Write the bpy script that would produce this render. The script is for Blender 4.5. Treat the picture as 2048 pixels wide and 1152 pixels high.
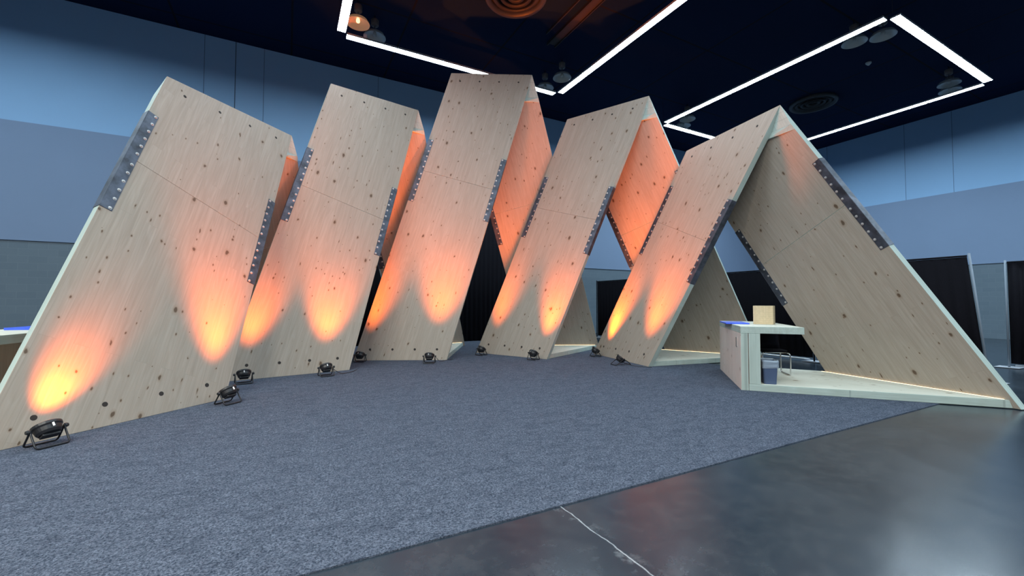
import bpy, bmesh, math, random
from mathutils import Vector as V, Matrix as M
random.seed(7)
for o in list(bpy.data.objects): bpy.data.objects.remove(o)
S = bpy.context.scene; COL = S.collection
PSI = 0.48847                       # direction of the hall's long wall
CS, SN = math.cos(PSI), math.sin(PSI)
def W(a, c, z=0.0):                 # hall coordinates -> world
    return V((a*CS - c*SN, a*SN + c*CS, z))
RZ = M.Rotation(PSI, 4, 'Z')

# ------------------------------------------------------------------ camera
PIT, ROL, F_PX = 0.03499, 0.00137, 847.92
A_ = M(((1,0,0),(0,math.cos(PIT),-math.sin(PIT)),(0,math.sin(PIT),math.cos(PIT))))
B_ = M(((math.cos(ROL),0,-math.sin(ROL)),(0,1,0),(math.sin(ROL),0,math.cos(ROL))))
Rm = A_ @ B_
cx, fw, up = Rm.col[0], Rm.col[1], Rm.col[2]
cam_d = bpy.data.cameras.new('camera'); cam = bpy.data.objects.new('camera', cam_d); COL.objects.link(cam)
cam.matrix_world = M(((cx[0],up[0],-fw[0],0),(cx[1],up[1],-fw[1],0),(cx[2],up[2],-fw[2],1.5),(0,0,0,1)))
cam_d.sensor_width = 36; cam_d.lens = F_PX/2048*36; cam_d.clip_end = 200
S.camera = cam
# ------------------------------------------------------------------ world, exposure
w = bpy.data.worlds.new('world'); S.world = w; w.use_nodes = True
w.node_tree.nodes['Background'].inputs[0].default_value = (0.25, 0.4, 0.8, 1)
w.node_tree.nodes['Background'].inputs[1].default_value = 0.004
S.view_settings.view_transform = 'Standard'; S.view_settings.look = 'None'
S.view_settings.exposure = 0.0; S.view_settings.gamma = 1.0; S.view_settings.use_curve_mapping = False
BAR_STRENGTH = 55.0; BAR_COLOR = (0.70, 0.88, 1.0)
SPOT_POWER = 1050.0; SPOT_COLOR = (1.0, 0.165, 0.008)

# ------------------------------------------------------------------ materials
def newmat(name):
    m = bpy.data.materials.new(name); m.use_nodes = True
    nt = m.node_tree; return m, nt, nt.nodes['Principled BSDF']
class NB:
    def __init__(s, nt): s.nt = nt
    def n(s, typ, **kw):
        nd = s.nt.nodes.new(typ)
        for k, v in kw.items():
            if k.startswith('i_'):
                key = k[2:]; key = int(key) if key.isdigit() else key.replace('_', ' ')
                if isinstance(v, bpy.types.NodeSocket): s.nt.links.new(v, nd.inputs[key])
                else: nd.inputs[key].default_value = v
            else: setattr(nd, k, v)
        return nd
    def math(s, op, a, b=0.0, c=0.0):
        nd = s.nt.nodes.new('ShaderNodeMath'); nd.operation = op
        for i, v in enumerate((a, b, c)):
            if isinstance(v, bpy.types.NodeSocket): s.nt.links.new(v, nd.inputs[i])
            else: nd.inputs[i].default_value = v
        return nd.outputs[0]
    def mix(s, fac, a, b, mode='MIX'):
        nd = s.nt.nodes.new('ShaderNodeMix'); nd.data_type = 'RGBA'; nd.blend_type = mode
        for i, v in ((0, fac), (6, a), (7, b)):
            if isinstance(v, bpy.types.NodeSocket): s.nt.links.new(v, nd.inputs[i])
            else: nd.inputs[i].default_value = v if i == 0 else (v[0], v[1], v[2], 1)
        return nd.outputs[2]
    def ramp(s, fac, *stops):
        nd = s.nt.nodes.new('ShaderNodeValToRGB'); s.nt.links.new(fac, nd.inputs[0])
        e = nd.color_ramp.elements
        while len(e) < len(stops): e.new(0.5)
        for i, (p, c) in enumerate(stops):
            e[i].position = p; e[i].color = (c, c, c, 1) if not isinstance(c, tuple) else (*c, 1)
        return nd.outputs[0]
    def link(s, a, b): s.nt.links.new(a, b)
def simple(name, col, rough=0.6, metal=0.0, var=0.0, scale=8, emis=None, es=0.0, alpha=1.0):
    m, nt, p = newmat(name); b = NB(nt)
    p.inputs['Roughness'].default_value = rough; p.inputs['Metallic'].default_value = metal
    tc = b.n('ShaderNodeTexCoord')
    nz = b.n('ShaderNodeTexNoise', i_Vector=tc.outputs['Object'], i_Scale=scale, i_Detail=4.0)
    k = max(var, 0.02)
    c = b.mix(b.ramp(nz.outputs[0], (0.3, 0.0), (0.7, 1.0)), tuple(x*(1-k) for x in col), tuple(min(1, x*(1+k)) for x in col))
    b.link(c, p.inputs['Base Color'])
    if emis: p.inputs['Emission Color'].default_value = (*emis, 1); p.inputs['Emission Strength'].default_value = es
    if alpha < 1: p.inputs['Alpha'].default_value = alpha
    return m
def wood_mat(name, base, edge=False, knots=True):
    m, nt, p = newmat(name); b = NB(nt)
    tc = b.n('ShaderNodeTexCoord'); oi = b.n('ShaderNodeObjectInfo')
    off = b.math('MULTIPLY', oi.outputs['Random'], 40.0)
    cmb = b.n('ShaderNodeCombineXYZ', i_X=off, i_Y=off)
    co = b.n('ShaderNodeVectorMath', operation='ADD', i_0=tc.outputs['Object'], i_1=cmb.outputs[0]).outputs[0]
    sep = b.n('ShaderNodeSeparateXYZ', i_0=co); x, y, z = sep.outputs[0], sep.outputs[1], sep.outputs[2]
    sepo = b.n('ShaderNodeSeparateXYZ', i_0=tc.outputs['Object'])
    sw = b.n('ShaderNodeCombineXYZ', i_X=y, i_Y=x, i_Z=z).outputs[0]
    br = b.n('ShaderNodeTexBrick', i_Vector=sw, i_Color1=(0.0,0,0,1), i_Color2=(1,1,1,1), i_Mortar=(0.5,0.5,0.5,1), i_Scale=1.0)
    br.inputs['Mortar Size'].default_value = 0.0012; br.inputs['Brick Width'].default_value = 3.1; br.inputs['Row Height'].default_value = 0.165
    br.offset = 0.37; br.offset_frequency = 2
    board = br.outputs[0]
    # grain
    st = b.n('ShaderNodeCombineXYZ', i_X=b.math('MULTIPLY', x, 26.0), i_Y=b.math('MULTIPLY', y, 1.1), i_Z=b.math('ADD', b.math('MULTIPLY', board, 7.0), b.math('MULTIPLY', z, 20.0))).outputs[0]
    g1 = b.n('ShaderNodeTexNoise', i_Vector=st, i_Scale=1.0, i_Detail=5.0, i_Roughness=0.6, i_Distortion=0.6)
    st2 = b.n('ShaderNodeCombineXYZ', i_X=b.math('MULTIPLY', x, 4.5), i_Y=b.math('MULTIPLY', y, 0.35), i_Z=b.math('MULTIPLY', board, 9.0)).outputs[0]
    g2 = b.n('ShaderNodeTexNoise', i_Vector=st2, i_Scale=1.0, i_Detail=2.0)
    ringf = b.math('FRACT', b.math('MULTIPLY', g2.outputs[0], 13.0))
    ring = b.ramp(ringf, (0.0, 0.0), (0.75, 1.0), (0.93, 0.25), (1.0, 0.0))
    c = b.mix(b.ramp(g1.outputs[0], (0.3, 0.0), (0.72, 1.0)), tuple(v*0.86 for v in base), tuple(min(v*1.08, 1) for v in base))
    c = b.mix(b.math('MULTIPLY', b.math('SUBTRACT', 1.0, ring), 0.17), c, (base[0]*0.62, base[1]*0.52, base[2]*0.42))
    c = b.mix(b.math('MULTIPLY', board, 0.16), c, (base[0]*0.72, base[1]*0.66, base[2]*0.60))
    c = b.mix(b.math('MULTIPLY', br.outputs[1], 0.45), c, tuple(v*0.45 for v in base))
    if knots:
        wob = b.n('ShaderNodeTexNoise', i_Vector=co, i_Scale=9.0, i_Detail=2.0)
        for sx, sy, th, st_, dark in ((2.4, 1.5, 0.120, 0.45, 0.20), (5.5, 3.0, 0.105, 0.72, 0.24), (3.1, 0.9, 0.06, 0.5, 0.22)):
            kc = b.n('ShaderNodeCombineXYZ', i_X=b.math('MULTIPLY', x, sx), i_Y=b.math('MULTIPLY', y, sy), i_Z=3.7*sx).outputs[0]
            kc = b.n('ShaderNodeVectorMath', operation='ADD', i_0=kc, i_1=b.n('ShaderNodeVectorMath', operation='SCALE', i_0=wob.outputs[1], i_Scale=0.10).outputs[0]).outputs[0]
            vo = b.n('ShaderNodeTexVoronoi', i_Vector=kc, i_Scale=1.0, voronoi_dimensions='2D')
            sc = b.n('ShaderNodeSeparateColor', i_Color=vo.outputs['Color'])
            on = b.math('GREATER_THAN', sc.outputs[0], st_)
            rad = b.math('MULTIPLY', b.math('ADD', sc.outputs[1], 0.35), th)
            d = b.math('DIVIDE', vo.outputs['Distance'], rad)
            halo = b.math('MULTIPLY', b.ramp(d, (0.35, 1.0), (1.0, 0.0)), on)
            core = b.math('MULTIPLY', b.ramp(d, (0.30, 1.0), (0.52, 0.0)), on)
            c = b.mix(b.math('MULTIPLY', halo, 0.38), c, (base[0]*0.55, base[1]*0.40, base[2]*0.27))
            c = b.mix(b.math('MULTIPLY', core, 0.85), c, (base[0]*dark, base[1]*dark*0.66, base[2]*dark*0.42))
    if edge:
        lay = b.math('FRACT', b.math('MULTIPLY', sepo.outputs[2], 1/0.0383))
        ln = b.ramp(lay, (0.0, 1.0), (0.07, 0.0), (0.93, 0.0), (1.0, 1.0))
        c = b.mix(b.math('MULTIPLY', ln, 0.35), c, tuple(v*0.4 for v in base))
    b.link(c, p.inputs['Base Color'])
    p.inputs['Roughness'].default_value = 0.62; p.inputs['Specular IOR Level'].default_value = 0.25
    bp = b.n('ShaderNodeBump', i_Height=g1.outputs[0], i_Strength=0.08, i_Distance=0.004)
    b.link(bp.outputs[0], p.inputs['Normal'])
    return m
WOOD = (0.355, 0.310, 0.260)
m_wood = wood_mat('pine_face', WOOD)
m_edge_lit = wood_mat('pine_edge_cool_lit', (0.405, 0.49, 0.455), edge=True, knots=False)  # aqua tint is the cool hall light put into the edge colour
m_deck_lit = wood_mat('deck_lit', (0.68, 0.69, 0.60))  # same pine, with stronger and cooler downlight put into its colour
m_counter_lit = wood_mat('counter_face_lit', (0.70, 0.62, 0.57))  # pine lightened in colour to make up for missing light on this face
def steel_mat():
    m, nt, p = newmat('blotchy_steel'); b = NB(nt)
    tc = b.n('ShaderNodeTexCoord'); oi = b.n('ShaderNodeObjectInfo')
    nz = b.n('ShaderNodeTexNoise', i_Vector=tc.outputs['Object'], i_Scale=5.0, i_Detail=6.0, i_Roughness=0.6)
    c = b.mix(b.ramp(nz.outputs[0], (0.35, 0.0), (0.68, 1.0)), (0.032, 0.037, 0.048), (0.095, 0.112, 0.150))
    b.link(c, p.inputs['Base Color']); p.inputs['Metallic'].default_value = 0.55; p.inputs['Roughness'].default_value = 0.5
    return m
m_steel = steel_mat()
m_bolt = simple('bolt_zinc', (0.42, 0.42, 0.42), 0.4, 0.5)
m_hole = simple('hole_dark', (0.025, 0.02, 0.018), 0.9)
m_black = simple('black_housing', (0.012, 0.012, 0.014), 0.45)
m_blackmetal = simple('black_bracket', (0.015, 0.015, 0.018), 0.4, 0.3)
m_white = simple('white_sticker', (0.8, 0.8, 0.8), 0.5)
m_chrome = simple('chrome', (0.75, 0.76, 0.78), 0.18, 1.0)
m_alu = simple('aluminium', (0.55, 0.57, 0.60), 0.4, 0.7)
m_blackfabric = None
def drape_mat():
    m, nt, p = newmat('black_drape'); b = NB(nt)
    tc = b.n('ShaderNodeTexCoord')
    nz = b.n('ShaderNodeTexNoise', i_Vector=tc.outputs['Object'], i_Scale=60.0)
    c = b.mix(nz.outputs[0], (0.004, 0.004, 0.006), (0.009, 0.009, 0.013)); b.link(c, p.inputs['Base Color'])
    p.inputs['Roughness'].default_value = 0.95; p.inputs['Specular IOR Level'].default_value = 0.1
    return m
m_drape = drape_mat()
def wall_mat(name, col, var, bump=0.0):
    m, nt, p = newmat(name); b = NB(nt); tc = b.n('ShaderNodeTexCoord')
    n1 = b.n('ShaderNodeTexNoise', i_Vector=tc.outputs['Object'], i_Scale=0.6, i_Detail=5.0)
    n2 = b.n('ShaderNodeTexNoise', i_Vector=tc.outputs['Object'], i_Scale=90.0, i_Detail=2.0)
    c = b.mix(n1.outputs[0], tuple(v*(1-var) for v in col), tuple(v*(1+var) for v in col))
    c = b.mix(b.math('MULTIPLY', n2.outputs[0], 0.12), c, tuple(v*0.6 for v in col))
    b.link(c, p.inputs['Base Color']); p.inputs['Roughness'].default_value = 0.85; p.inputs['Specular IOR Level'].default_value = 0.2
    return m
m_wall_up = wall_mat('wall_panel_upper', (0.225, 0.38, 0.58), 0.05)
m_wall_mid = wall_mat('wall_panel_fabric', (0.165, 0.228, 0.335), 0.06)
m_seam = simple('wall_seam', (0.04, 0.07, 0.11), 0.9)
def cmu_mat():
    m, nt, p = newmat('painted_block'); b = NB(nt); tc = b.n('ShaderNodeTexCoord')
    sp = b.n('ShaderNodeSeparateXYZ', i_0=tc.outputs['Object'])
    vv = b.n('ShaderNodeCombineXYZ', i_X=b.math('ADD', sp.outputs[0], sp.outputs[1]), i_Y=sp.outputs[2]).outputs[0]
    br = b.n('ShaderNodeTexBrick', i_Vector=vv, i_Color1=(0.098,0.135,0.168,1), i_Color2=(0.088,0.124,0.157,1), i_Mortar=(0.118,0.155,0.187,1), i_Scale=1.0)
    br.inputs['Brick Width'].default_value = 0.4; br.inputs['Row Height'].default_value = 0.2; br.inputs['Mortar Size'].default_value = 0.006
    n1 = b.n('ShaderNodeTexNoise', i_Vector=tc.outputs['Object'], i_Scale=1.5, i_Detail=6.0)
    c = b.mix(b.math('MULTIPLY', n1.outputs[0], 0.5), br.outputs[0], (0.075, 0.11, 0.14)); b.link(c, p.inputs['Base Color'])
    p.inputs['Roughness'].default_value = 0.7
    bp = b.n('ShaderNodeBump', i_Height=br.outputs[1], i_Strength=0.3, i_Distance=0.005, invert=True); b.link(bp.outputs[0], p.inputs['Normal'])
    return m
m_cmu = cmu_mat()
def ceil_mat():
    m, nt, p = newmat('dark_ceiling'); b = NB(nt); tc = b.n('ShaderNodeTexCoord')
    br = b.n('ShaderNodeTexBrick', i_Vector=tc.outputs['Object'], i_Color1=(0.0007,0.0075,0.034,1), i_Color2=(0.0008,0.0082,0.037,1), i_Mortar=(0.006,0.006,0.011,1), i_Scale=1.0)
    br.inputs['Brick Width'].default_value = 3.2; br.inputs['Row Height'].default_value = 3.2; br.inputs['Mortar Size'].default_value = 0.03; br.offset = 0
    b.link(br.outputs[0], p.inputs['Base Color']); p.inputs['Roughness'].default_value = 0.9; p.inputs['Specular IOR Level'].default_value = 0.15
    return m
m_ceil = ceil_mat()
def floor_mat():
    m, nt, p = newmat('polished_concrete'); b = NB(nt); tc = b.n('ShaderNodeTexCoord')
    n1 = b.n('ShaderNodeTexNoise', i_Vector=tc.outputs['Object'], i_Scale=0.7, i_Detail=7.0, i_Roughness=0.6, i_Distortion=0.4)
    n2 = b.n('ShaderNodeTexNoise', i_Vector=tc.outputs['Object'], i_Scale=6.0, i_Detail=6.0, i_Roughness=0.7)
    c = b.mix(b.ramp(n1.outputs[0], (0.3, 0.0), (0.7, 1.0)), (0.010, 0.018, 0.028), (0.024, 0.034, 0.046))
    c = b.mix(b.math('MULTIPLY', b.ramp(n2.outputs[0], (0.45, 0.0), (0.8, 1.0)), 0.5), c, (0.055, 0.062, 0.070))
    sp = b.n('ShaderNodeSeparateXYZ', i_0=tc.outputs['Object'])
    wv = b.n('ShaderNodeTexNoise', i_Vector=tc.outputs['Object'], i_Scale=5.0, i_Detail=5.0)
    dx = b.math('ABSOLUTE', b.math('SUBTRACT', b.math('ADD', sp.outputs[0], b.math('MULTIPLY', wv.outputs[0], 0.05)), 1.835))
    crack = b.math('MULTIPLY', b.ramp(dx, (0.0, 0.8), (0.006, 0.0)), b.ramp(n2.outputs[0], (0.30, 0.35), (0.55, 1.0)))
    c = b.mix(crack, c, (0.50, 0.54, 0.56))
    dx2 = b.math('ABSOLUTE', b.math('SUBTRACT', sp.outputs[0], 1.79))
    blot = b.math('MULTIPLY', b.ramp(dx2, (0.0, 1.0), (0.10, 0.0)), b.ramp(n2.outputs[0], (0.52, 0.0), (0.66, 1.0)))
    c = b.mix(b.math('MULTIPLY', blot, 0.35), c, (0.25, 0.28, 0.30))
    b.link(c, p.inputs['Base Color'])
    rr = b.math('ADD', 0.13, b.math('MULTIPLY', n1.outputs[0], 0.20)); b.link(rr, p.inputs['Roughness'])
    p.inputs['Specular IOR Level'].default_value = 0.42
    bp = b.n('ShaderNodeBump', i_Height=n2.outputs[0], i_Strength=0.05, i_Distance=0.01); b.link(bp.outputs[0], p.inputs['Normal'])
    return m
m_floor = floor_mat()
def carpet_mat():
    m, nt, p = newmat('heather_carpet'); b = NB(nt); tc = b.n('ShaderNodeTexCoord')
    n1 = b.n('ShaderNodeTexNoise', i_Vector=tc.outputs['Object'], i_Scale=72.0, i_Detail=3.0, i_Roughness=0.75, i_Distortion=0.4)
    mp = b.n('ShaderNodeMapping', i_Vector=tc.outputs['Object'], i_Scale=(4.5, 9.0, 1.0))
    n2 = b.n('ShaderNodeTexNoise', i_Vector=mp.outputs[0], i_Scale=1.0, i_Detail=6.0, i_Roughness=0.65, i_Distortion=1.0)
    n3 = b.n('ShaderNodeTexNoise', i_Vector=tc.outputs['Object'], i_Scale=22.0, i_Detail=4.0, i_Roughness=0.7)
    c = b.mix(b.ramp(n1.outputs[0], (0.36, 0.0), (0.66, 1.0)), (0.028, 0.039, 0.060), (0.180, 0.206, 0.266))
    c = b.mix(b.math('MULTIPLY', b.ramp(n3.outputs[0], (0.42, 0.0), (0.66, 1.0)), 0.25), c, (0.022, 0.030, 0.050))
    c = b.mix(b.math('MULTIPLY', b.ramp(n2.outputs[0], (0.46, 0.0), (0.68, 1.0)), 0.38), c, (0.020, 0.028, 0.046))
    b.link(c, p.inputs['Base Color']); p.inputs['Roughness'].default_value = 1.0; p.inputs['Specular IOR Level'].default_value = 0.05
    h = b.math('ADD', n1.outputs[0], b.math('MULTIPLY', n2.outputs[0], 1.2))
    bp = b.n('ShaderNodeBump', i_Height=h, i_Strength=0.9, i_Distance=0.02); b.link(bp.outputs[0], p.inputs['Normal'])
    return m
m_carpet = carpet_mat()
def emit(name, col, s):
    m = bpy.data.materials.new(name); m.use_nodes = True; nt = m.node_tree; nt.nodes.clear()
    e = nt.nodes.new('ShaderNodeEmission'); e.inputs[0].default_value = (*col, 1); e.inputs[1].default_value = s
    o = nt.nodes.new('ShaderNodeOutputMaterial'); nt.links.new(e.outputs[0], o.inputs[0]); return m
m_bar = emit('led_diffuser', BAR_COLOR, BAR_STRENGTH)
m_bar_right = emit('led_diffuser_right', BAR_COLOR, BAR_STRENGTH*1.7)
m_bar_fill = emit('led_fill_boosted', (0.92, 0.90, 0.82), BAR_STRENGTH*4.7)  # boosted strength for the added fill frame behind the camera
m_strip = emit('warm_strip', (1.0, 0.80, 0.50), 3.2)
m_duct = simple('dark_duct', (0.010, 0.008, 0.010), 0.6, 0.0, 0.1)
m_slot = simple('slot_brown', (0.020, 0.016, 0.018), 0.6)

# ------------------------------------------------------------------ object helpers
WORLD = {}
def place(o, world, parent=None):
    WORLD[o.name] = world.copy()
    if parent is None: o.matrix_world = world
    else:
        o.parent = parent; o.matrix_parent_inverse = M.Identity(4)
        o.matrix_basis = WORLD[parent.name].inverted() @ world
    return o
def mesh_obj(name, bm, mats, world=M.Identity(4), parent=None, smooth=False):
    bmesh.ops.recalc_face_normals(bm, faces=bm.faces)
    me = bpy.data.meshes.new(name); bm.to_mesh(me); bm.free()
    for m in (mats if isinstance(mats, (list, tuple)) else [mats]): me.materials.append(m)
    if smooth:
        for p in me.polygons: p.use_smooth = True
    o = bpy.data.objects.new(name, me); COL.objects.link(o)
    return place(o, world, parent)
def tag(o, label=None, cat=None, group=None, kind=None):
    if label: o['label'] = label
    if cat: o['category'] = cat
    if group: o['group'] = group
    if kind: o['kind'] = kind
    return o
def thing(name, loc, label, cat, group=None, rot=M.Identity(4)):
    o = bpy.data.objects.new(name, None); COL.objects.link(o); o.empty_display_size = 0.2
    place(o, M.Translation(loc) @ rot); return tag(o, label, cat, group)
def dup_child(src, world, parent):
    o = src.copy(); COL.objects.link(o); return place(o, world, parent)
def box(bm, x0, x1, y0, y1, z0, z1, mi=0, mat=None):
    vs = [bm.verts.new((x, y, z)) for z in (z0, z1) for x, y in ((x0,y0),(x1,y0),(x1,y1),(x0,y1))]
    if mat is not None:
        for v in vs: v.co = mat @ v.co
    fs = [(3,2,1,0),(4,5,6,7),(0,1,5,4),(1,2,6,5),(2,3,7,6),(3,0,4,7)]
    r = []
    for f in fs:
        fa = bm.faces.new([vs[i] for i in f]); fa.material_index = mi; r.append(fa)
    return vs, r
def hexa(bm, lo, hi, mi_face=0, mi_side=0):       # lo, hi: rings of points in the same order
    n = len(lo); a = [bm.verts.new(p) for p in lo]; c = [bm.verts.new(p) for p in hi]
    f = bm.faces.new(a[::-1]); f.material_index = mi_face
    f = bm.faces.new(c); f.material_index = mi_face
    for i in range(n):
        f = bm.faces.new((a[i], a[(i+1) % n], c[(i+1) % n], c[i])); f.material_index = mi_side
def lathe(bm, prof, seg=24, mat=None, mi=0, cap=True):
    rings = []
    for r, z in prof:
        ring = []
        for i in range(seg):
            a = 2*math.pi*i/seg; p = V((r*math.cos(a), r*math.sin(a), z))
            ring.append(bm.verts.new(mat @ p if mat is not None else p))
        rings.append(ring)
    for a, c in zip(rings, rings[1:]):
        for i in range(seg):
            f = bm.faces.new((a[i], a[(i+1) % seg], c[(i+1) % seg], c[i])); f.material_index = mi
    if cap:
        f = bm.faces.new(rings[0][::-1]); f.material_index = mi
        f = bm.faces.new(rings[-1]); f.material_index = mi
def tube(bm, pts, r, seg=8, mi=0):
    pts = [V(p) for p in pts]; rings = []; n0 = None
    for i, p in enumerate(pts):
        d = ((pts[min(i+1, len(pts)-1)] - p).normalized() + (p - pts[max(i-1, 0)]).normalized())
        d = d.normalized() if d.length > 1e-6 else V((0,0,1))
        if n0 is None:
            n0 = d.orthogonal().normalized()
        n0 = (n0 - d*n0.dot(d)).normalized(); b2 = d.cross(n0)
        rings.append([bm.verts.new(p + r*(math.cos(2*math.pi*k/seg)*n0 + math.sin(2*math.pi*k/seg)*b2)) for k in range(seg)])
    for a, c in zip(rings, rings[1:]):
        for k in range(seg):
            f = bm.faces.new((a[k], a[(k+1) % seg], c[(k+1) % seg], c[k])); f.material_index = mi; f.smooth = True
    bm.faces.new(rings[0][::-1]).material_index = mi; bm.faces.new(rings[-1]).material_index = mi
def rounded(pts, r=0.03, n=5):                    # round the corners of a path
    pts = [V(p) for p in pts]; out = [pts[0]]
    for a, p, c in zip(pts, pts[1:], pts[2:]):
        ra = min(r, (a-p).length*0.45); rc = min(r, (c-p).length*0.45)
        A, C = p + (a-p).normalized()*ra, p + (c-p).normalized()*rc
        for i in range(n+1):
            t = i/n; out.append((1-t)**2*A + 2*t*(1-t)*p + t*t*C)
    out.append(pts[-1]); return out
def bevel_mod(o, w=0.003, s=2):
    m = o.modifiers.new('bevel', 'BEVEL'); m.width = w; m.segments = s; m.limit_method = 'ANGLE'; return o

# ------------------------------------------------------------------ the hall
AL, AR, CF, CB, HC = -20.0, 26.69, -14.0, 16.78, 10.3
Z1, Z2 = 3.22, 6.55
bm = bmesh.new(); box(bm, AL-1, AR+1, CF-1, CB+1, -0.3, 0)
tag(mesh_obj('floor', bm, m_floor, RZ), kind='structure')
bm = bmesh.new(); box(bm, AL-1, AR+1, CF-1, CB+1, HC, HC+0.3)
tag(mesh_obj('ceiling', bm, m_ceil, RZ), kind='structure')
def wall(name, along, pos, lo, hi, sgn, seams):
    bm = bmesh.new()
    def sl(u0, u1, z0, z1, d0, mi):
        d = (pos - sgn*d0, pos + sgn*0.35); d = (min(d), max(d))
        if along == 'a': box(bm, u0, u1, d[0], d[1], z0, z1, mi)
        else: box(bm, d[0], d[1], u0, u1, z0, z1, mi)
    sl(lo, hi, 0, Z1, -0.03, 0); sl(lo, hi, Z1, Z2, 0.012, 1); sl(lo, hi, Z2, HC, 0.0, 2)
    for s in seams: sl(s-(0.012 if s == -1.66 else 0.006), s+(0.012 if s == -1.66 else 0.006), Z2+0.002, HC-0.002, 0.004, 3)
    return tag(mesh_obj(name, bm, [m_cmu, m_wall_mid, m_wall_up, m_seam], RZ), kind='structure')
wall('wall_left', 'a', CB, AL, AR, 1, [-14.5, -11.2, -7.9, -2.52, -1.66, -0.83, 3.0, 6.4, 9.8, 13.2])
wall('wall_right', 'c', AR, CF, CB, 1, [12.5, 9.13, 7.44, 4.1, 0.7])
wall('wall_back', 'a', CF, AL, AR, -1, [])
wall('wall_side', 'c', AL, CF, CB, -1, [])
# carpet laid over the concrete
bm = bmesh.new(); box(bm, -15.0, 9.25, 2.64, 16.6, 0.0005, 0.010)
cp = mesh_obj('carpet', bm, m_carpet, RZ)
tag(cp, 'large blue-grey heather carpet laid over the concrete floor', 'carpet')

# ------------------------------------------------------------------ suspended light frames
HL = 9.3
def bar_mesh(L):
    bm = bmesh.new(); h = L/2 - 0.014
    w_, d_ = 0.115, 0.05
    # aluminium housing above, bowed diffuser below
    box(bm, -h, h, -w_, w_, 0.0, d_, 1)
    pr = [(-w_+0.006, -0.003), (0, -0.0035), (w_-0.006, -0.003)]
    box(bm, -h, h, -w_, -w_+0.005, -0.012, -0.0002, 1); box(bm, -h, h, w_-0.005, w_, -0.012, -0.0002, 1)
    a = [bm.verts.new((-h, y, z)) for y, z in pr]; c = [bm.verts.new((h, y, z)) for y, z in pr]
    for i in range(len(pr)-1):
        bm.faces.new((a[i], a[i+1], c[i+1], c[i])).material_index = 0
    bm.faces.new(a).material_index = 1; bm.faces.new(c[::-1]).material_index = 1
    return bm
def light_frame(a0, a1, c0, c1, label, mb=None):
    t = thing('hanging_light_frame', W((a0+a1)/2, (c0+c1)/2, HL), label, 'light', 'square LED light frames hung from the ceiling')
    first = None
    for k in range(4):
        p0, p1 = [((a0,c1),(a1,c1)), ((a1,c1),(a1,c0)), ((a1,c0),(a0,c0)), ((a0,c0),(a0,c1))][k]
        P0, P1 = W(*p0, HL), W(*p1, HL); d = (P1-P0); L = (d.length - 0.30)/5; dn = d.normalized()
        ang = math.atan2(dn.y, dn.x)
        for i in range(5):
            q = P0 + dn*(0.15 + L*(i+0.5)); mw = M.Translation(q) @ M.Rotation(ang, 4, 'Z')
            if first is None: first = mesh_obj('light_bar', bar_mesh(L), [mb or m_bar, m_alu], mw, t)
            else:
                o = dup_child(first, mw, t)
                o.scale = (o.scale[0]*L/LF, 1, 1) if abs(L-LF) > 1e-4 else o.scale
            if k == 0 and i == 0: LF = L
    for a in (a0, a1):
        for c in (c0, c1):
            P = W(a, c, 0); bm = bmesh.new(); tube(bm, [(P.x, P.y, HL+0.05), (P.x, P.y, HC)], 0.004, 5)
            mesh_obj('suspension_wire', bm, m_duct, M.Identity(4), t)
light_frame(1.255, 8.85, 5.13, 13.01, 'white square light frame hanging above the left and middle timber arches')
light_frame(14.35, 21.78, 5.07, 13.0, 'white square light frame hanging above the rightmost arch, whole outline nearly in view', m_bar_right)
light_frame(-11.8, -4.2, 5.18, 13.07, 'added white square light frame out of view to the left, for fill light')  # this and the next three frames are unseen, added to raise the light
light_frame(1.28, 8.87, -8.1, -0.2, 'added unseen square light frame behind the photographer, for fill light')
light_frame(14.35, 21.75, -8.1, -0.2, 'added unseen square light frame to the right behind the photographer, for fill', m_bar_right)
light_frame(-11.8, -4.2, -8.1, -0.2, 'added unseen, boosted square light frame to the left behind the photographer', m_bar_fill)  # added fill, brighter than the other frames

# ------------------------------------------------------------------ ceiling fittings
m_refl = simple('lamp_reflector', (0.42, 0.46, 0.47), 0.35, 0.2)
m_reflw = simple('lamp_reflector_lit', (0.50, 0.30, 0.20), 0.4, 0.1, emis=(1.0, 0.5, 0.25), es=0.16)  # lit reflector: warm light put into the colour plus a faint glow
m_bulb = simple('warm_bulb', (0.9, 0.8, 0.6), 0.3, emis=(1.0, 0.6, 0.3), es=2.0)
def high_bay(p, label, warm=False):
    t = thing('high_bay_lamp', V((p[0], p[1], 9.62)), label, 'lamp', 'high bay lamps under the ceiling')
    w = WORLD[t.name]
    bm = bmesh.new(); lathe(bm, [(0.33, 0.0), (0.325, 0.02), (0.27, 0.11), (0.14, 0.17), (0.10, 0.19)], 28, cap=False)
    lathe(bm, [(0.02, 0.165), (0.12, 0.155), (0.25, 0.09), (0.31, 0.02), (0.33, 0.0)], 28, cap=False)
    mesh_obj('reflector', bm, m_reflw if warm else m_refl, w, t, True)
    bm = bmesh.new(); lathe(bm, [(0.10, 0.36), (0.115, 0.38), (0.115, 0.54), (0.10, 0.56), (0.03, 0.57)], 20)
    mesh_obj('ballast_housing', bm, simple('ballast', (0.10, 0.09, 0.09), 0.5), w, t, True)
    bm = bmesh.new(); tube(bm, [(0,0,0.21), (0,0,HC-9.62)], 0.012, 6); mesh_obj('stem', bm, m_duct, w, t)
    bm = bmesh.new(); lathe(bm, [(0.01, 0.02), (0.05, 0.05), (0.055, 0.10), (0.03, 0.20)], 14)
    mesh_obj('bulb', bm, m_bulb if warm else m_refl, w, t, True)
high_bay((-4.50, 12.08), 'high bay lamp with warm copper glow, inside the corner of the left light frame', True)
high_bay((-4.22, 12.72), 'dull grey high bay lamp just beside the copper-glowing one')
high_bay((1.24, 15.79), 'high bay lamp beside the peak of the tallest arch, left one of its pair')
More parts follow.
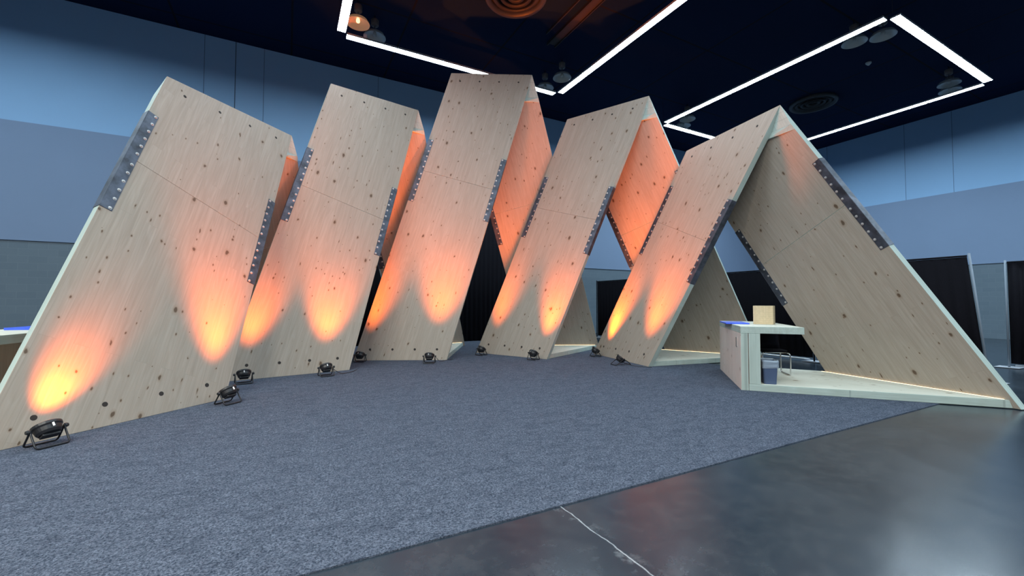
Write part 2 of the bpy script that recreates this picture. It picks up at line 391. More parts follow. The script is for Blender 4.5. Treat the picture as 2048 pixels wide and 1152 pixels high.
high_bay((1.80, 15.05), 'high bay lamp beside the peak of the tallest arch, right one of its pair')
high_bay((7.76, 18.5), 'far small high bay lamp above the second arch from right, nearer of its pair')
high_bay((7.85, 19.2), 'far small high bay lamp above the second arch from right, farther of its pair')
high_bay((10.67, 12.95), 'high bay lamp under the nearest corner of the right light frame, left of the pair')
high_bay((11.28, 12.62), 'high bay lamp under the nearest corner of the right light frame, right of the pair')
high_bay((16.2, 15.45), 'high bay lamp inside the far right light-frame corner, upper one of its pair')
high_bay((16.75, 15.95), 'high bay lamp inside the far right light-frame corner, lower one of its pair')
def diffuser(a, c, label):
    t = thing('ceiling_air_diffuser', W(a, c, HC-0.12), label, 'air diffuser', 'round air diffusers in the dark ceiling')
    w = WORLD[t.name]
    bm = bmesh.new(); lathe(bm, [(0.72, 0.1), (0.76, 0.0), (0.86, -0.02), (0.90, 0.03), (0.88, 0.12)], 40, cap=False)
    mesh_obj('ring', bm, simple('diffuser_ring', (0.018, 0.020, 0.024), 0.5), w, t, True)
    for r in (0.66, 0.46, 0.26):
        bm = bmesh.new(); lathe(bm, [(r, 0.02), (r-0.13, 0.09), (r-0.15, 0.09), (r-0.02, 0.0), (r, 0.02)], 32, cap=False)
        mesh_obj('cone', bm, simple('diffuser_cone', (0.007, 0.007, 0.009), 0.6), w, t, True)
    bm = bmesh.new(); lathe(bm, [(0.74, 0.105), (0.74, 0.12)], 32); mesh_obj('backing', bm, m_duct, w, t)
diffuser(5.62, 10.35, 'large round air diffuser in the dark ceiling above the tallest arch')
diffuser(20.2, 9.95, 'round air diffuser barely visible inside the right light frame')
t = thing('ceiling_slot_vent', W(7.8, 9.0, HC), 'long brown slot vent in the ceiling above the tallest arch', 'air vent')
bm = bmesh.new(); box(bm, 7.68, 7.92, 4.5, 11.8, HC-0.05, HC-0.002); mesh_obj('vent_face', bm, m_slot, RZ, t)
bm = bmesh.new()
box(bm, 7.30, 7.33, 4.5, 11.4, HC-0.07, HC-0.001); box(bm, 7.62, 7.67, 4.5, 11.85, HC-0.09, HC-0.001); box(bm, 7.93, 7.96, 4.5, 11.85, HC-0.09, HC-0.001)
mesh_obj('vent_rail', bm, m_duct, RZ, t)
t = bmesh.new(); lathe(t, [(0.02, 0.0), (0.09, -0.01), (0.09, -0.05), (0.03, -0.12)], 16)
tag(mesh_obj('sprinkler_head', t, m_refl, M.Translation(W(18.6, 7.3, HC)), smooth=True), 'small sprinkler head on the ceiling inside the right light frame', 'sprinkler')

# ------------------------------------------------------------------ timber arches
T = 0.115
ARCH = {
 1: dict(A=(-5.201,4.093,0),B=(-4.431,6.606,0),G0=(-5.740,6.922,5.262),G1=(-4.970,9.434,5.262),C=(-5.877,12.547,0),E=(-6.647,10.034,0)),
 2: dict(A=(-5.444,7.973,0),B=(-3.596,9.435,0),G0=(-4.501,10.336,6.937),G1=(-2.653,11.798,6.937),C=(-1.700,14.944,0),E=(-3.548,13.481,0)),
 3: dict(A=(-4.090,10.976,0),B=(-1.697,11.066,0),G0=(-1.804,12.315,8.292),G1=(0.589,12.405,8.292),C=(2.860,14.048,0),E=(0.467,13.959,0)),
 4: dict(A=(-1.073,12.712,0),B=(0.916,11.249,0),G0=(1.652,12.566,7.019),G1=(3.642,11.104,7.019),C=(6.632,11.182,0),E=(4.642,12.645,0)),
 5: dict(A=(2.388,12.512,0),B=(3.187,9.986,0),G0=(4.455,10.709,5.389),G1=(5.253,8.182,5.389),C=(7.264,6.016,0),E=(6.465,8.543,0)),
}
LABELS = {
 1: 'leftmost timber arch of pale knotty wood, nearest and cut by the left frame edge',
 2: 'second timber arch from the left, pale knotty wood with blue-grey splice plates',
 3: 'tallest timber arch, in the middle of the row, pale knotty wood',
 4: 'second timber arch from the right, pale knotty wood with a glowing orange inside',
 5: 'rightmost timber arch, standing over the wooden counter, pale knotty wood',
}
m_blade = m_steel
FL = 0.145; PT = 0.007
def bolt_bm():
    bm = bmesh.new(); lathe(bm, [(0.024, 0.0), (0.024, 0.004), (0.015, 0.005), (0.015, 0.014), (0.010, 0.018)], 10); return bm
BOLT = [None]
PANELS = {}
def plane_of(P0, Pg, P1, upward=True):
    es = (Pg-P0).normalized(); wv = P1-P0; et = (wv - es*wv.dot(es)); wt = et.length; et.normalize()
    n = es.cross(et)
    if n.z < 0: n = -n
    return es, et, n, wt
def isect(p, d, q, n): return p + d*((q-p).dot(n)/d.dot(n))
ZF = 0.0108
def side_inner(P, es, n):                          # inner edge of a side, at the floor
    Pi = P - n*T; return Pi, Pi + es*((ZF-Pi.z)/es.z)
for k, D in ARCH.items():
    A, B, G0, G1, C, E = [V(D[x]) for x in ('A','B','G0','G1','C','E')]
    root = thing('timber_arch', (A+B+C+E)/4, LABELS[k], 'timber arch', 'row of leaning timber arches')
    geo = {}
    for sd, (F1, F0) in dict(L=(B, A), R=(C, E)).items():
        es, et, n, wt = plane_of(F1, G1, F0); geo[sd] = (F1, F0, es, et, n, wt)
    for sd in 'LR':
        F1, F0, es, et, n, wt = geo[sd]
        o_ = geo['R' if sd == 'L' else 'L']; oq, on = o_[0] - o_[4]*T, o_[4]
        Ls = (G1-F1).length; mid = {('L',1):3.03,('L',2):3.77,('L',3):4.88,('L',4):3.95,('L',5):3.13}.get((sd,k), Ls*0.5+0.72)
        # inner surface corners
        in_b1 = side_inner(F1, es, n)[1]; in_b0 = side_inner(F0, es, n)[1]
        in_t1 = isect(F1-n*T, es, oq, on); in_t0 = isect(F0-n*T, es, oq, on)
        geo[sd] += (in_t1, in_t0, in_b1, in_b0)
        # frame: local x = across (from right edge to left), y = grain, z = outward normal
        xx, yy, zz = et, es, et.cross(es)
        org = F1 + es*mid
        zsgn = 1 if zz.dot(n) > 0 else -1
        mw = M(((xx[0],yy[0],zz[0],org[0]),(xx[1],yy[1],zz[1],org[1]),(xx[2],yy[2],zz[2],org[2]),(0,0,0,1)))
        inv = mw.inverted()
        g = 0.003
        so1, so0 = org, org + et*wt                 # splice line ends, outer
        lo_ring = [F1 + es*(ZF/es.z), F0 + es*(ZF/es.z), so0 - es*g, so1 - es*g]
        lo_in = [in_b1, in_b0, so0 - es*g - n*T, so1 - es*g - n*T]
        up_ring = [so1, so0, G0, G1]; up_in = [so1 - n*T, so0 - n*T, in_t0, in_t1]
        pans = []
        for nm, ro, ri in (('lower_panel', lo_ring, lo_in), ('upper_panel', up_ring, up_in)):
            bm = bmesh.new(); hexa(bm, [inv @ p for p in ri], [inv @ p for p in ro], 0, 1)
            pans.append(bevel_mod(mesh_obj(nm, bm, [m_wood, m_edge_lit], mw, root), 0.003, 1))
        # holes near ridge and foot (outer face of L, inner face of R not visible)
        for (P, Q, dist, par, cnt, rr) in ((G1, G0, -0.27, pans[1], 4, 0.026), (F1, F0, 0.30, pans[0], 4, 0.030)):
            if sd == 'R': continue
            for j in range(cnt):
                f = (j+0.5)/cnt*0.96+0.02
                pos = P.lerp(Q, f) + es*dist + n*0.0008
                zn = n; x_ = et; y_ = zn.cross(x_)
                bw = M(((x_[0],y_[0],zn[0],pos[0]),(x_[1],y_[1],zn[1],pos[1]),(x_[2],y_[2],zn[2],pos[2]),(0,0,0,1)))
                bm = bmesh.new()
                lathe(bm, [(rr, -0.002), (rr, 0.0)], 18)
                mesh_obj('bolt_hole', bm, m_hole, bw, par)
        # splice channels on both edges
        for e in (0, 1):
            x0 = 0.0 if e == 0 else wt
            sgn = 1 if e == 0 else -1               # direction into the panel
            zo, zi = (0.0, -T*zsgn)
            bm = bmesh.new()
            zs = sorted((zo, zi)); z0, z1 = zs
            h = 0.965
            xs = sorted((x0 - sgn*PT, x0 - sgn*0.0002)); box(bm, xs[0], xs[1], -h, h, z0-PT, z1+PT)
            xs = sorted((x0 - sgn*0.0002, x0 + sgn*FL)); box(bm, xs[0], xs[1], -h, h, z1+0.0002, z1+PT)
            box(bm, xs[0], xs[1], -h, h, z0-PT, z0-0.0002)
            pl = bevel_mod(mesh_obj('splice_plate', bm, m_steel, mw, root), 0.002, 1)
            face_z = (0.0 + PT*zsgn) if sd == 'L' else (-T*zsgn - PT*zsgn)
            dirz = zsgn if sd == 'L' else -zsgn
            for j in range(12):
                yy_ = -0.90 + j*0.1636 + (0.03 if j > 5 else -0.03)
                lw = M.Translation((x0 + sgn*(FL-0.035), yy_, face_z)) @ (M.Identity(4) if dirz > 0 else M.Rotation(math.pi, 4, 'X'))
                if BOLT[0] is None: BOLT[0] = mesh_obj('bolt', bolt_bm(), m_bolt, mw @ lw, pl)
                else: dup_child(BOLT[0], mw @ lw, pl)
    # ridge block in the inner angle
    L_, R_ = geo['L'], geo['R']
    d = 0.13
    r1 = [L_[6], L_[6] - L_[2]*d, R_[6] - R_[2]*d, R_[6]]; r0 = [L_[7], L_[7] - L_[2]*d, R_[7] - R_[2]*d, R_[7]]
    bm = bmesh.new(); hexa(bm, r1, r0, 0, 0)
    mesh_obj('ridge_block', bm, m_edge_lit, M.Identity(4), root)
    PANELS[k] = geo

# ------------------------------------------------------------------ base platforms
A6, B6 = V((4.707, 9.637, 0)), V((3.934, 7.320, 0))
B1, A1 = V(ARCH[1]['B']), V(ARCH[1]['A'])
C1, E1 = V((-8.17, 7.83, 0)), V((-7.36, 5.48, 0))
def platform(k, label):
    if k == 1: A, B, C, E = A1, B1, C1, E1
    elif k == 6: A, B, C, E = A6, B6, V(ARCH[5]['C']), V(ARCH[5]['E'])
    else: A, B, C, E = V(ARCH[k]['A']), V(ARCH[k]['B']), V(ARCH[k-1]['C']), V(ARCH[k-1]['E'])
    r, l = (C-B), (E-A)
    def ring(z):
        zz = V((0,0,z))
        if k == 6:
            nn = (A-B).cross(V((0,0,1))).normalized(); nn = nn if nn.dot(C-B) > 0 else -nn
            qn = (B + nn*0.118, nn)
        else:
            g = PANELS[k]['L']; qn = (g[0]-g[4]*(T+0.001), g[4])
        if k == 1:
            nn = (C-E).cross(V((0,0,1))).normalized(); nn = nn if nn.dot(B-C) > 0 else -nn
            qf = (C + nn*0.118, nn)
        else:
            g = PANELS[k-1]['R']; qf = (g[0]-g[4]*(T+0.001), g[4])
        return [isect(B+zz, r, *qn), isect(C+zz, r, *qf), isect(E+zz, l, *qf), isect(A+zz, l, *qn)]
    lo, hi = ring(0.011), ring(0.011+T)
    cen = sum(lo, V((0,0,0)))/4
    yv = (r.normalized()+l.normalized()); yv.z = 0; yv.normalize(); ang = math.atan2(-yv.x, yv.y)
    mw = M.Translation(cen) @ M.Rotation(ang, 4, 'Z'); inv = mw.inverted()
    t = thing('base_platform', cen, label, 'platform', 'wooden floor platforms between the arches')
    bm = bmesh.new(); hexa(bm, [inv @ p for p in lo], [inv @ p for p in hi], 0, 1)
    bevel_mod(mesh_obj('deck', bm, [m_deck_lit, m_edge_lit], mw, t), 0.004, 1)
    if k > 1:                                       # warm light strip tucked at the far panel's foot
        p0, p1 = hi[1], hi[2]; dn = (p1-p0).normalized(); L = (p1-p0).length
        inn = V((0,0,1)).cross(dn); inn = inn if inn.dot(cen-p0) > 0 else -inn
        q = p0.lerp(p1, 0.5) + inn*0.016 + V((0,0,0.001)); a2 = math.atan2(dn.y, dn.x)
        bm = bmesh.new(); box(bm, -L/2+0.05, L/2-0.03, -0.004, 0.004, 0, 0.004)
        mesh_obj('light_strip', bm, m_strip, M.Translation(q) @ M.Rotation(a2, 4, 'Z'), t)
    return lo, hi
PLAT = {}
for k, lb in {1:'wooden platform behind the leftmost arch, mostly hidden', 2:'wooden platform behind the second arch from the left',
              3:'wooden platform peeking out right of the tallest arch foot', 4:'wooden platform to the right of the second-from-right arch foot',
              5:'wooden platform behind the foot of the rightmost arch, left of the counter', 6:'large wooden platform carrying the right counter, bin and chair'}.items():
    PLAT[k] = platform(k, lb)

# ------------------------------------------------------------------ counters
m_blue = simple('blue_sheet', (0.05, 0.12, 0.75), 0.35, var=0.1)
m_paleblue = simple('pale_sheet', (0.35, 0.50, 0.85), 0.5)
def counter(P, Q, inward, edge1, edge0, label, HT=1.10):
    # P, Q: ends of the outer face; edge1 / edge0: directions of the platform sides from P and Q
    t = thing('wooden_counter', (P+Q)/2, label, 'counter')
    ln = (Q-P); L = ln.length; yv = ln.normalized(); zt = 0.011+T
    def along(pt, d, dist, sgn=1): return pt + d*(dist/abs(d.dot(inward)))
    def slab(nm, d0, d1, z0, z1, gm, gs, skew=True):
        p = [along(P, edge1, d0) if d0 else P, along(P, edge1, d1), along(Q, edge0, d1), along(Q, edge0, d0) if d0 else Q]
        lo = [V((v.x, v.y, z0)) for v in p]; hi = [V((v.x, v.y, z1)) for v in p]
        cen = sum(lo, V((0,0,0)))/4; mw = M.Translation(cen) @ M.Rotation(math.atan2(yv.y, yv.x)-math.pi/2, 4, 'Z'); inv = mw.inverted()
        bm = bmesh.new(); hexa(bm, [inv @ v for v in lo], [inv @ v for v in hi], gm, gs)
        return bevel_mod(mesh_obj(nm, bm, [m_wood, m_edge_lit, m_deck_lit], mw, t), 0.003, 1), mw
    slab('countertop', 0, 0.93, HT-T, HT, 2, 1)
    # upright outer panel: face looks like a panel, grain runs across
    for nm, d0, d1, z0 in (('front_panel', 0.0, 0.112, 0.011), ('support_panel', 0.120, 0.295, zt+0.001)):
        p = [along(P, edge1, d0) if d0 else P, along(P, edge1, d1), along(Q, edge0, d1), along(Q, edge0, d0) if d0 else Q]
        bm = bmesh.new()
        cen = (P+Q)/2; zax = -inward; xax = yv; yax = zax.cross(xax)
        org = V((cen.x, cen.y, 0.55)); mw = M(((xax[0],yax[0],zax[0],org[0]),(xax[1],yax[1],zax[1],org[1]),(xax[2],yax[2],zax[2],org[2]),(0,0,0,1))); inv = mw.inverted()
        H = HT-T-0.002
        f_out = [p[0], p[3]]; f_in = [p[1], p[2]]
        ro = [V((f_out[0].x,f_out[0].y,z0)), V((f_out[1].x,f_out[1].y,z0)), V((f_out[1].x,f_out[1].y,H)), V((f_out[0].x,f_out[0].y,H))]
        ri = [V((f_in[0].x,f_in[0].y,z0)), V((f_in[1].x,f_in[1].y,z0)), V((f_in[1].x,f_in[1].y,H)), V((f_in[0].x,f_in[0].y,H))]
        hexa(bm, [inv @ v for v in ri], [inv @ v for v in ro], 0, 1)
        bevel_mod(mesh_obj(nm, bm, [m_counter_lit if nm == 'front_panel' else m_wood, m_edge_lit], mw, t), 0.003, 1)
    return t
C6, E6 = V(ARCH[5]['C']), V(ARCH[5]['E'])
nn = (A6-B6).cross(V((0,0,1))).normalized(); nn = nn if nn.dot(C6-B6) > 0 else -nn
tc_ = counter(B6, A6, nn, (C6-B6).normalized(), (E6-A6).normalized(), 'pale wooden counter with open cantilevered top under the rightmost arch')
n1 = (E1-C1).cross(V((0,0,1))).normalized(); n1 = n1 if n1.dot(B1-C1) > 0 else -n1
counter(E1, C1, n1, (A1-E1).normalized(), (B1-C1).normalized(), 'brown wooden counter at the left frame edge behind the leftmost arch', 1.09)
# dark recessed plate on the counter's outer face
yv6 = (A6-B6).normalized()
p = B6 + yv6*0.38 + V((0,0,0.80)) - nn*0.004
mw = M.Translation(p) @ M.Rotation(math.atan2(yv6.y, yv6.x), 4, 'Z')
bm = bmesh.new(); box(bm, -0.035, 0.035, -0.004, 0.004, -0.085, 0.085)
mesh_obj('outlet_plate', bm, simple('outlet_grey', (0.09, 0.08, 0.08), 0.5), mw, tc_)
bm = bmesh.new(); box(bm, -0.06, -0.035, -0.012, 0.004, -0.075, 0.10)
mesh_obj('outlet_cover', bm, simple('outlet_cover', (0.5, 0.47, 0.45), 0.5), mw, tc_)
# block on the counter
def rotmat(yaxis, loc): return M.Translation(loc) @ M.Rotation(math.atan2(yaxis.y, yaxis.x)-math.pi/2, 4, 'Z')
bm = bmesh.new(); box(bm, -0.165, 0.165, -0.165, 0.165, 0, 0.35, 0)
t = mesh_obj('wooden_box', bm, wood_mat('box_wood', (0.62, 0.50, 0.32), edge=True, knots=False), M.Translation((4.84, 8.15, 1.1015)) @ M.Rotation(math.radians(-37), 4, 'Z'))
bevel_mod(t, 0.004, 2); tag(t, 'square pale laminated wooden box standing on the right counter', 'box')
# brochures
def sheets(name, w_, d_, h, mw, mat, label, cat):
    bm = bmesh.new(); box(bm, -w_/2, w_/2, -d_/2, d_/2, 0, h); o = mesh_obj(name, bm, mat, mw); return tag(o, label, cat)
sheets('brochure_stack', 0.40, 0.80, 0.022, rotmat(yv6, V((4.42, 8.46, 1.1015))), m_blue, 'bright blue flat brochure stack on the right counter beside the box', 'brochures')
y1 = (C1-E1).normalized()
sheets('brochure_stack', 0.30, 0.85, 0.035, rotmat(y1, E1 + y1*1.10 + n1*0.35 + V((0,0,1.0915))), m_blue, 'blue brochure stack on the left counter top', 'brochures')
sheets('paper_sheet', 0.22, 0.70, 0.008, rotmat(y1, E1 + y1*1.15 + n1*0.70 + V((0,0,1.0915))), m_paleblue, 'pale blue paper lying on the left counter edge', 'paper')

# ------------------------------------------------------------------ waste bin
e6 = (C6-B6).normalized()
bc = B6 + e6*0.455 + yv6*0.235; bc.z = 0.011+T+0.001
mw = M.Translation(bc) @ M.Rotation(math.atan2(yv6.y, yv6.x)-math.pi/2, 4, 'Z')
t = thing('waste_bin', bc, 'dark blue-grey waste bin with clear liner under the right counter', 'bin', rot=M.Rotation(math.atan2(yv6.y, yv6.x)-math.pi/2, 4, 'Z'))
bm = bmesh.new()
def rr(wx, wy, z, r=0.03, n=4):
    out = []
    for cx_, cy_, a0 in ((wx-r, wy-r, 0), (-wx+r, wy-r, 90), (-wx+r, -wy+r, 180), (wx-r, -wy+r, 270)):
        for i in range(n+1):
            a = math.radians(a0 + 90*i/n); out.append(V((cx_+r*math.cos(a), cy_+r*math.sin(a), z)))
    return out
def loft(bm, rings, cap0=True, cap1=False):
    rs = [[bm.verts.new(p) for p in r] for r in rings]
    for a, c in zip(rs, rs[1:]):
        for i in range(len(a)): bm.faces.new((a[i], a[(i+1) % len(a)], c[(i+1) % len(a)], c[i]))
    if cap0: bm.faces.new(rs[0][::-1])
    if cap1: bm.faces.new(rs[-1])
loft(bm, [rr(0.095, 0.145, 0), rr(0.115, 0.17, 0.36), rr(0.120, 0.176, 0.365), rr(0.120, 0.176, 0.38), rr(0.109, 0.163, 0.38), rr(0.088, 0.138, 0.02)], True, True)
mesh_obj('bin_body', bm, simple('bin_plastic', (0.055, 0.085, 0.16), 0.5), mw, t)
bm = bmesh.new(); rings = []
for zz, s in ((0.27, 1.03), (0.30, 1.05), (0.34, 1.045), (0.385, 1.06), (0.405, 1.0), (0.38, 0.9)):
    r = rr(0.118*s, 0.173*s, zz)
    rings.append([V((v.x+random.uniform(-.004,.004), v.y+random.uniform(-.004,.004), v.z+random.uniform(-.008,.008))) for v in r])
loft(bm, rings, False, False)
lm = simple('clear_liner', (0.45, 0.55, 0.65), 0.25, alpha=0.45)
mesh_obj('bin_liner', bm, lm, mw, t)

# ------------------------------------------------------------------ chair behind the counter
cc = V((5.06, 8.31, 0.011+T+0.0145)); crot = M.Rotation(math.radians(-12), 4, 'Z')
t = thing('sled_base_chair', cc, 'black chair on thin chrome sled legs behind the right counter', 'chair', rot=crot); cw = WORLD[t.name]
for sx in (-1, 1):
    bm = bmesh.new()
    tube(bm, rounded([(sx*0.19, -0.20, 0.42), (sx*0.24, -0.24, 0.40), (sx*0.25, -0.22, 0.0), (sx*0.25, 0.22, 0.0), (sx*0.24, 0.22, 0.40), (sx*0.19, 0.18, 0.42)], 0.05), 0.011, 10)
    mesh_obj('sled_leg', bm, m_chrome, cw, t)
bm = bmesh.new(); tube(bm, [(-0.19, -0.19, 0.42), (0.19, -0.19, 0.42)], 0.010, 8); mesh_obj('crossbar', bm, m_chrome, cw, t)
m_seat = m_drape
bm = bmesh.new()
loft(bm, [rr(0.215, 0.205, 0.432, 0.08), rr(0.23, 0.22, 0.445, 0.09), rr(0.23, 0.22, 0.455, 0.09), rr(0.215, 0.205, 0.462, 0.08)], True, True)
mesh_obj('seat', bm, m_seat, cw, t)
bm = bmesh.new(); N = 8
gr = [[], []]
for s_, off in ((0, 0.0), (1, 0.014)):
    for i in range(N+1):
        a = -1 + 2*i/N
        gr[s_].append([bm.verts.new((0.215*a, 0.215 + off + 0.10*z - 0.05*a*a, 0.46 + 0.34*z*(1-0.10*a*a))) for z in (0, 0.33, 0.66, 1.0)])
for s_ in (0, 1):
    for i in range(N):
        for j in range(3): bm.faces.new((gr[s_][i][j], gr[s_][i+1][j], gr[s_][i+1][j+1], gr[s_][i][j+1]))
for i in range(N):
    for j in (0, 3): bm.faces.new((gr[0][i][j], gr[0][i+1][j], gr[1][i+1][j], gr[1][i][j]))
for j in range(3):
    for i in (0, N): bm.faces.new((gr[0][i][j], gr[0][i][j+1], gr[1][i][j+1], gr[1][i][j]))
mesh_obj('backrest', bm, m_seat, cw, t, True)

# ------------------------------------------------------------------ pipe-and-drape
def drape(p0, p1, H, label, end1=False, lean=0.0, group='black curtains hung on pipes behind the arches', z0=0.10, x0pale=False):
    P0, P1 = W(*p0), W(*p1); d = P1-P0; L = d.length; ang = math.atan2(d.y, d.x)
    t = thing('pipe_and_drape', P0, label, 'curtain', group, rot=M.Rotation(ang, 4, 'Z')); w = WORLD[t.name]
    bm = bmesh.new(); n = int(L/0.045); g = []
    for i in range(n+1):
        x = 0.03 + (L-0.06)*i/n; ph = x*2*math.pi/0.19 + 0.8*math.sin(x*1.7)
        y = 0.028*math.sin(ph) + 0.01*math.sin(x*5)
        g.append([bm.verts.new((x + lean*(1-zz)*x/L, y*(0.35+0.65*(1-zz)), z0 + (H-0.05-z0)*zz)) for zz in (0, 0.5, 1)])
    for a, c in zip(g, g[1:]):
        for j in range(2): bm.faces.new((a[j], c[j], c[j+1], a[j+1]))
    o = mesh_obj('curtain', bm, m_drape, w, t, True); sm = o.modifiers.new('thick', 'SOLIDIFY'); sm.thickness = 0.004
    bm = bmesh.new(); tube(bm, [(0.03, 0, H-0.03), (L-0.03, 0, H-0.03)], 0.018, 8); mesh_obj('crossbar', bm, m_drape, w, t)
    for x in ([0.0, L] if end1 else [0.0]):
        ln = lean if x > 0 else 0
        bm = bmesh.new(); tube(bm, [(x+ln, 0, 0.012), (x, 0, H+0.02)], 0.019, 10); mesh_obj('pole', bm, m_pole if H < 3 and end1 and x > 0 or x0pale else m_drape, w, t)
        bm = bmesh.new(); box(bm, x+ln-0.2, x+ln+0.2, -0.2, 0.2, 0.0105, 0.018); mesh_obj('base_plate', bm, m_alu, w, t)
    if H < 3:
        bm = bmesh.new(); tube(bm, [(0.1, 0.0, 0.06), (L-0.1, 0.0, 0.06)], 0.02, 8); mesh_obj('bottom_pipe', bm, m_alu, w, t)
DA = 11.95
m_pole = simple('pole_pale', (0.17, 0.21, 0.26), 0.6, 0.1)
drape((DA, 14.6), (DA, 12.0), 2.46, 'black curtain seen between the two arches right of the tallest one, farthest of its row')
drape((DA, 12.0), (DA, 9.0), 2.46, 'black curtain seen through the rightmost arch, left part')
drape((DA, 9.0), (DA, 6.0), 2.46, 'black curtain behind the box on the right counter')
drape((DA, 6.0), (DA-0.2, 3.10), 2.46, 'black curtain to the right of the rightmost arch, ending in a slanting pale pole', True, 0.22)
drape((14.95, 3.35), (14.95, 0.3), 2.5, 'black curtain at the far right frame edge', True, x0pale=True)
drape_done = True
for i, lb in enumerate(('tall black curtain seen in the gap left of the tallest arch', 'tall black curtain behind the tallest arch', 'tall black curtain seen in the gap right of the tallest arch')):
    a0 = 1.2 + i*3.5; drape((a0, 15.35), (a0+3.45, 15.35), 5.2, lb, i == 2, group='tall black curtains at the back', z0=0.02)

# ------------------------------------------------------------------ floor uplights
def lamp_parts(first_cache={}):
    return first_cache
def uplight(pos, edge, far, inward, label, tipped=False, power=1.0, size=58):
    P = V((pos[0], pos[1], 0.010)); h0 = P + V((0, 0, 0.22))
    de, df = (V(edge)-h0).normalized(), (V(far)-h0).normalized(); tot = de.angle(df); an = math.radians(size*0.5*0.88)
    ax = de.cross(df).normalized(); tgt = h0 + (M.Rotation(an, 3, ax) @ de)*4.0
    dv = V((inward.x, inward.y, 0)).normalized() + V((0, 0, 1.35)); hd = math.atan2(dv.y, dv.x) - math.pi/2      # local +y towards the panel
    el = math.atan2(dv.z, math.hypot(dv.x, dv.y))
    rz = M.Rotation(hd, 4, 'Z')
    t = thing('floor_uplight', P, label, 'spotlight', 'black LED uplights on the carpet', rot=rz); w = WORLD[t.name]
    H = 0.175; tilt = el; K = M.Scale(0.80, 4)
    # head: axis along +Z local, tilted so that it points at the panel
    hw = w @ M.Translation((0, 0, H)) @ M.Rotation(-(math.pi/2 - tilt), 4, 'X') @ K
    if tipped: hw = w @ M.Translation((0, 0, 0.15)) @ M.Rotation(-(math.pi/2 - tilt), 4, 'X') @ M.Rotation(0.25, 4, 'Y') @ K
    bm = bmesh.new()
    lathe(bm, [(0.06, -0.085), (0.105, -0.08), (0.125, -0.05), (0.135, 0.0), (0.150, 0.02), (0.152, 0.05), (0.140, 0.058), (0.128, 0.045), (0.126, 0.035)], 28)
    hsg = mesh_obj('housing', bm, m_black, hw, t, False)
    bm = bmesh.new()
    box(bm, -0.09, 0.09, -0.05, 0.05, -0.112, -0.080)
    bevel_mod(mesh_obj('driver_box', bm, m_black, hw, t), 0.008, 2)
    bm = bmesh.new(); lathe(bm, [(0.124, 0.036), (0.124, 0.040)], 24)
    mesh_obj('lens', bm, simple('amber_lens', (0.3, 0.12, 0.05), 0.2), hw, t)
    for s_, sp in ((1, 0.105), (-1, -0.105)):
        foot = 0.012
        if tipped and s_ > 0: path = [(-0.134, 0, 0.15), (-0.134, 0.10, 0.10), (-0.15, 0.19, 0.02), (0.15, 0.19, 0.02), (0.134, 0.10, 0.10), (0.134, 0, 0.15)]
        elif tipped: path = [(-0.134, 0, 0.15), (-0.134, -0.20, foot), (0.134, -0.20, foot), (0.134, 0, 0.15)]
        else: path = [(-0.134, 0, H+0.01), (-0.134, sp*0.25, H*0.75), (-0.134, sp, foot), (0.134, sp, foot), (0.134, sp*0.25, H*0.75), (0.134, 0, H+0.01)]
        bm = bmesh.new(); tube(bm, rounded(path, 0.03, 3), 0.0095, 8); mesh_obj('bracket', bm, m_blackmetal, w, t)
    hz = H if not tipped else 0.15
    for sx in (-1, 1):
        bm = bmesh.new(); lathe(bm, [(0.022, 0.0), (0.024, 0.012), (0.018, 0.03)], 12, M.Translation((sx*0.136, 0, hz)) @ M.Rotation(sx*math.pi/2, 4, 'Y'))
        mesh_obj('knob', bm, m_black, w, t)
    bm = bmesh.new(); box(bm, 0.085, 0.105, -0.1215, -0.1205, -0.045, 0.005, 0, M.Rotation(-0.62, 4, 'Z') @ M.Translation((-0.01, -0.014, 0)))
    mesh_obj('sticker', bm, m_white, hw, t)
    ld = bpy.data.lights.new('beam', 'SPOT'); ld.energy = SPOT_POWER*power; ld.color = SPOT_COLOR
    ld.spot_size = math.radians(size); ld.spot_blend = 1.0; ld.shadow_soft_size = 0.09
    lo = bpy.data.objects.new('beam', ld); COL.objects.link(lo)
    head = hw @ V((0, 0, 0.085)); dd = (tgt - head).normalized()
    place(lo, M.Translation(head) @ dd.to_track_quat('-Z', 'Y').to_matrix().to_4x4(), t)
    # the lamp's narrow core, reaching higher up the panel
    ld2 = ld.copy(); ld2.spot_size = math.radians(50); ld2.energy = SPOT_POWER*(0.45+0.55*power)*(0.6 if power < 0.1 else 1.0)*1.6
    l2 = bpy.data.objects.new('beam_core', ld2); COL.objects.link(l2)
    d2 = (M.Rotation(math.radians(size*0.5*0.88 + 3.0), 3, ax) @ de).normalized()
    place(l2, M.Translation(head) @ d2.to_track_quat('-Z', 'Y').to_matrix().to_4x4(), t)
    return t
def on_panel(k, s, tt, out=0.0):
    g = PANELS[k]['L']; return g[0] + g[2]*s + g[3]*tt + g[4]*out
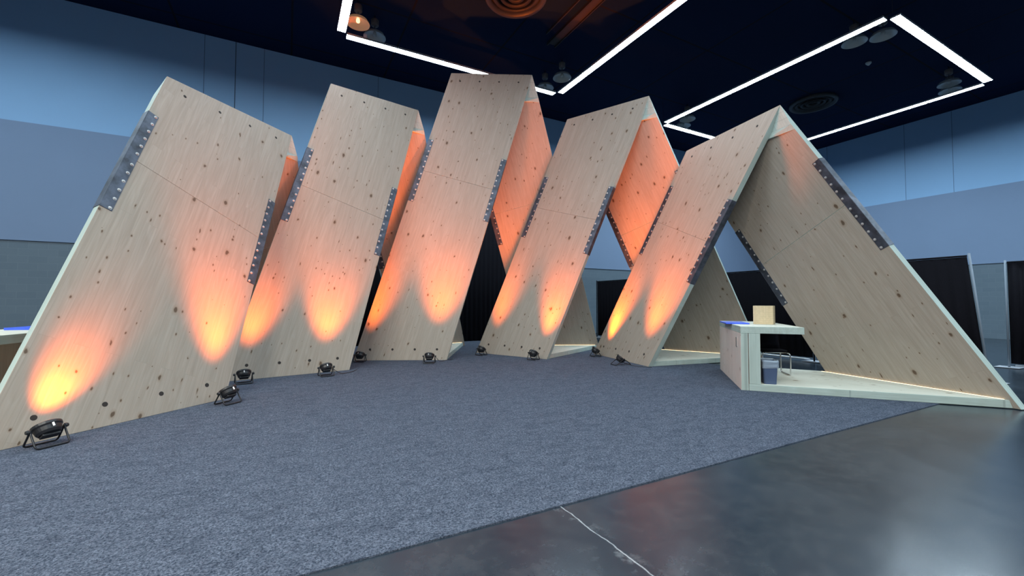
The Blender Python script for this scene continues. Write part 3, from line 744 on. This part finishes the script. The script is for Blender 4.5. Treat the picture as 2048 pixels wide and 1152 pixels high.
UP = [
 ((-4.83, 4.46), (1, 0.7, 1.95), 'black uplight nearest the viewer, at the left foot of the leftmost arch', 0.08),
 ((-4.18, 6.30), (1, 1.7, 0.72), 'black uplight at the right foot of the leftmost arch', 0.62),
 ((-4.93, 7.85), (2, 1.4, 2.00), 'black uplight at the left foot of the second arch from the left', 0.36),
 ((-3.77, 8.66), (2, 1.8, 0.72), 'black uplight at the right foot of the second arch from the left', 0.34),
 ((-3.82, 10.70), (3, 2.1, 1.85), 'black uplight at the left foot of the tallest arch, half hidden behind its neighbour', 2.8),
 ((-2.03, 10.48), (3, 2.4, 0.95), 'black uplight at the right foot of the tallest arch', 1.1),
 ((-0.87, 12.11), (4, 1.7, 2.00), 'black uplight at the left foot of the second arch from the right', 1.5),
 ((0.56, 11.14), (4, 2.2, 0.90), 'black uplight at the right foot of the second arch from the right', 1.15),
 ((2.33, 11.87), (5, 1.2, 2.22), 'black uplight at the left foot of the rightmost arch', 1.5),
 ((2.62, 10.27), (5, 2.0, 0.75), 'black uplight tilted on its side at the foot of the rightmost arch', 0.9),
]
for i, (p, (k, s, tt), lb, pw) in enumerate(UP):
    uplight(p, on_panel(k, s-(0.9 if i in (1, 7) else 1.25), tt), on_panel(k, 7.5, 1.5 if i == 0 else 1.7 if i == 4 else 3.0 if i % 2 == 0 else 1.3), -PANELS[k]['L'][4], lb, tipped=(i == 9), power=pw)
def cable(pts, label):
    bm = bmesh.new(); tube(bm, rounded(pts, 0.12, 6), 0.006, 6)
    tag(mesh_obj('power_cable', bm, m_black, M.Identity(4)), label, 'cable')
cable([(-3.66, 8.72, 0.15), (-3.55, 8.85, 0.02), (-3.42, 9.20, 0.0165), (-3.45, 9.50, 0.0165)], 'thin black cable from the uplight of the second arch to its edge')
cable([(-1.90, 10.60, 0.16), (-1.80, 10.65, 0.02), (-1.66, 10.85, 0.05), (-1.54, 11.10, 0.018), (-1.56, 11.4, 0.0165)], 'thin black cable curling from the uplight at the tallest arch foot')
cable([(2.76, 10.22, 0.05), (2.85, 10.08, 0.0165), (3.02, 9.92, 0.0165), (3.24, 9.86, 0.0165)], 'thin black cable from the tilted uplight to the rightmost arch')
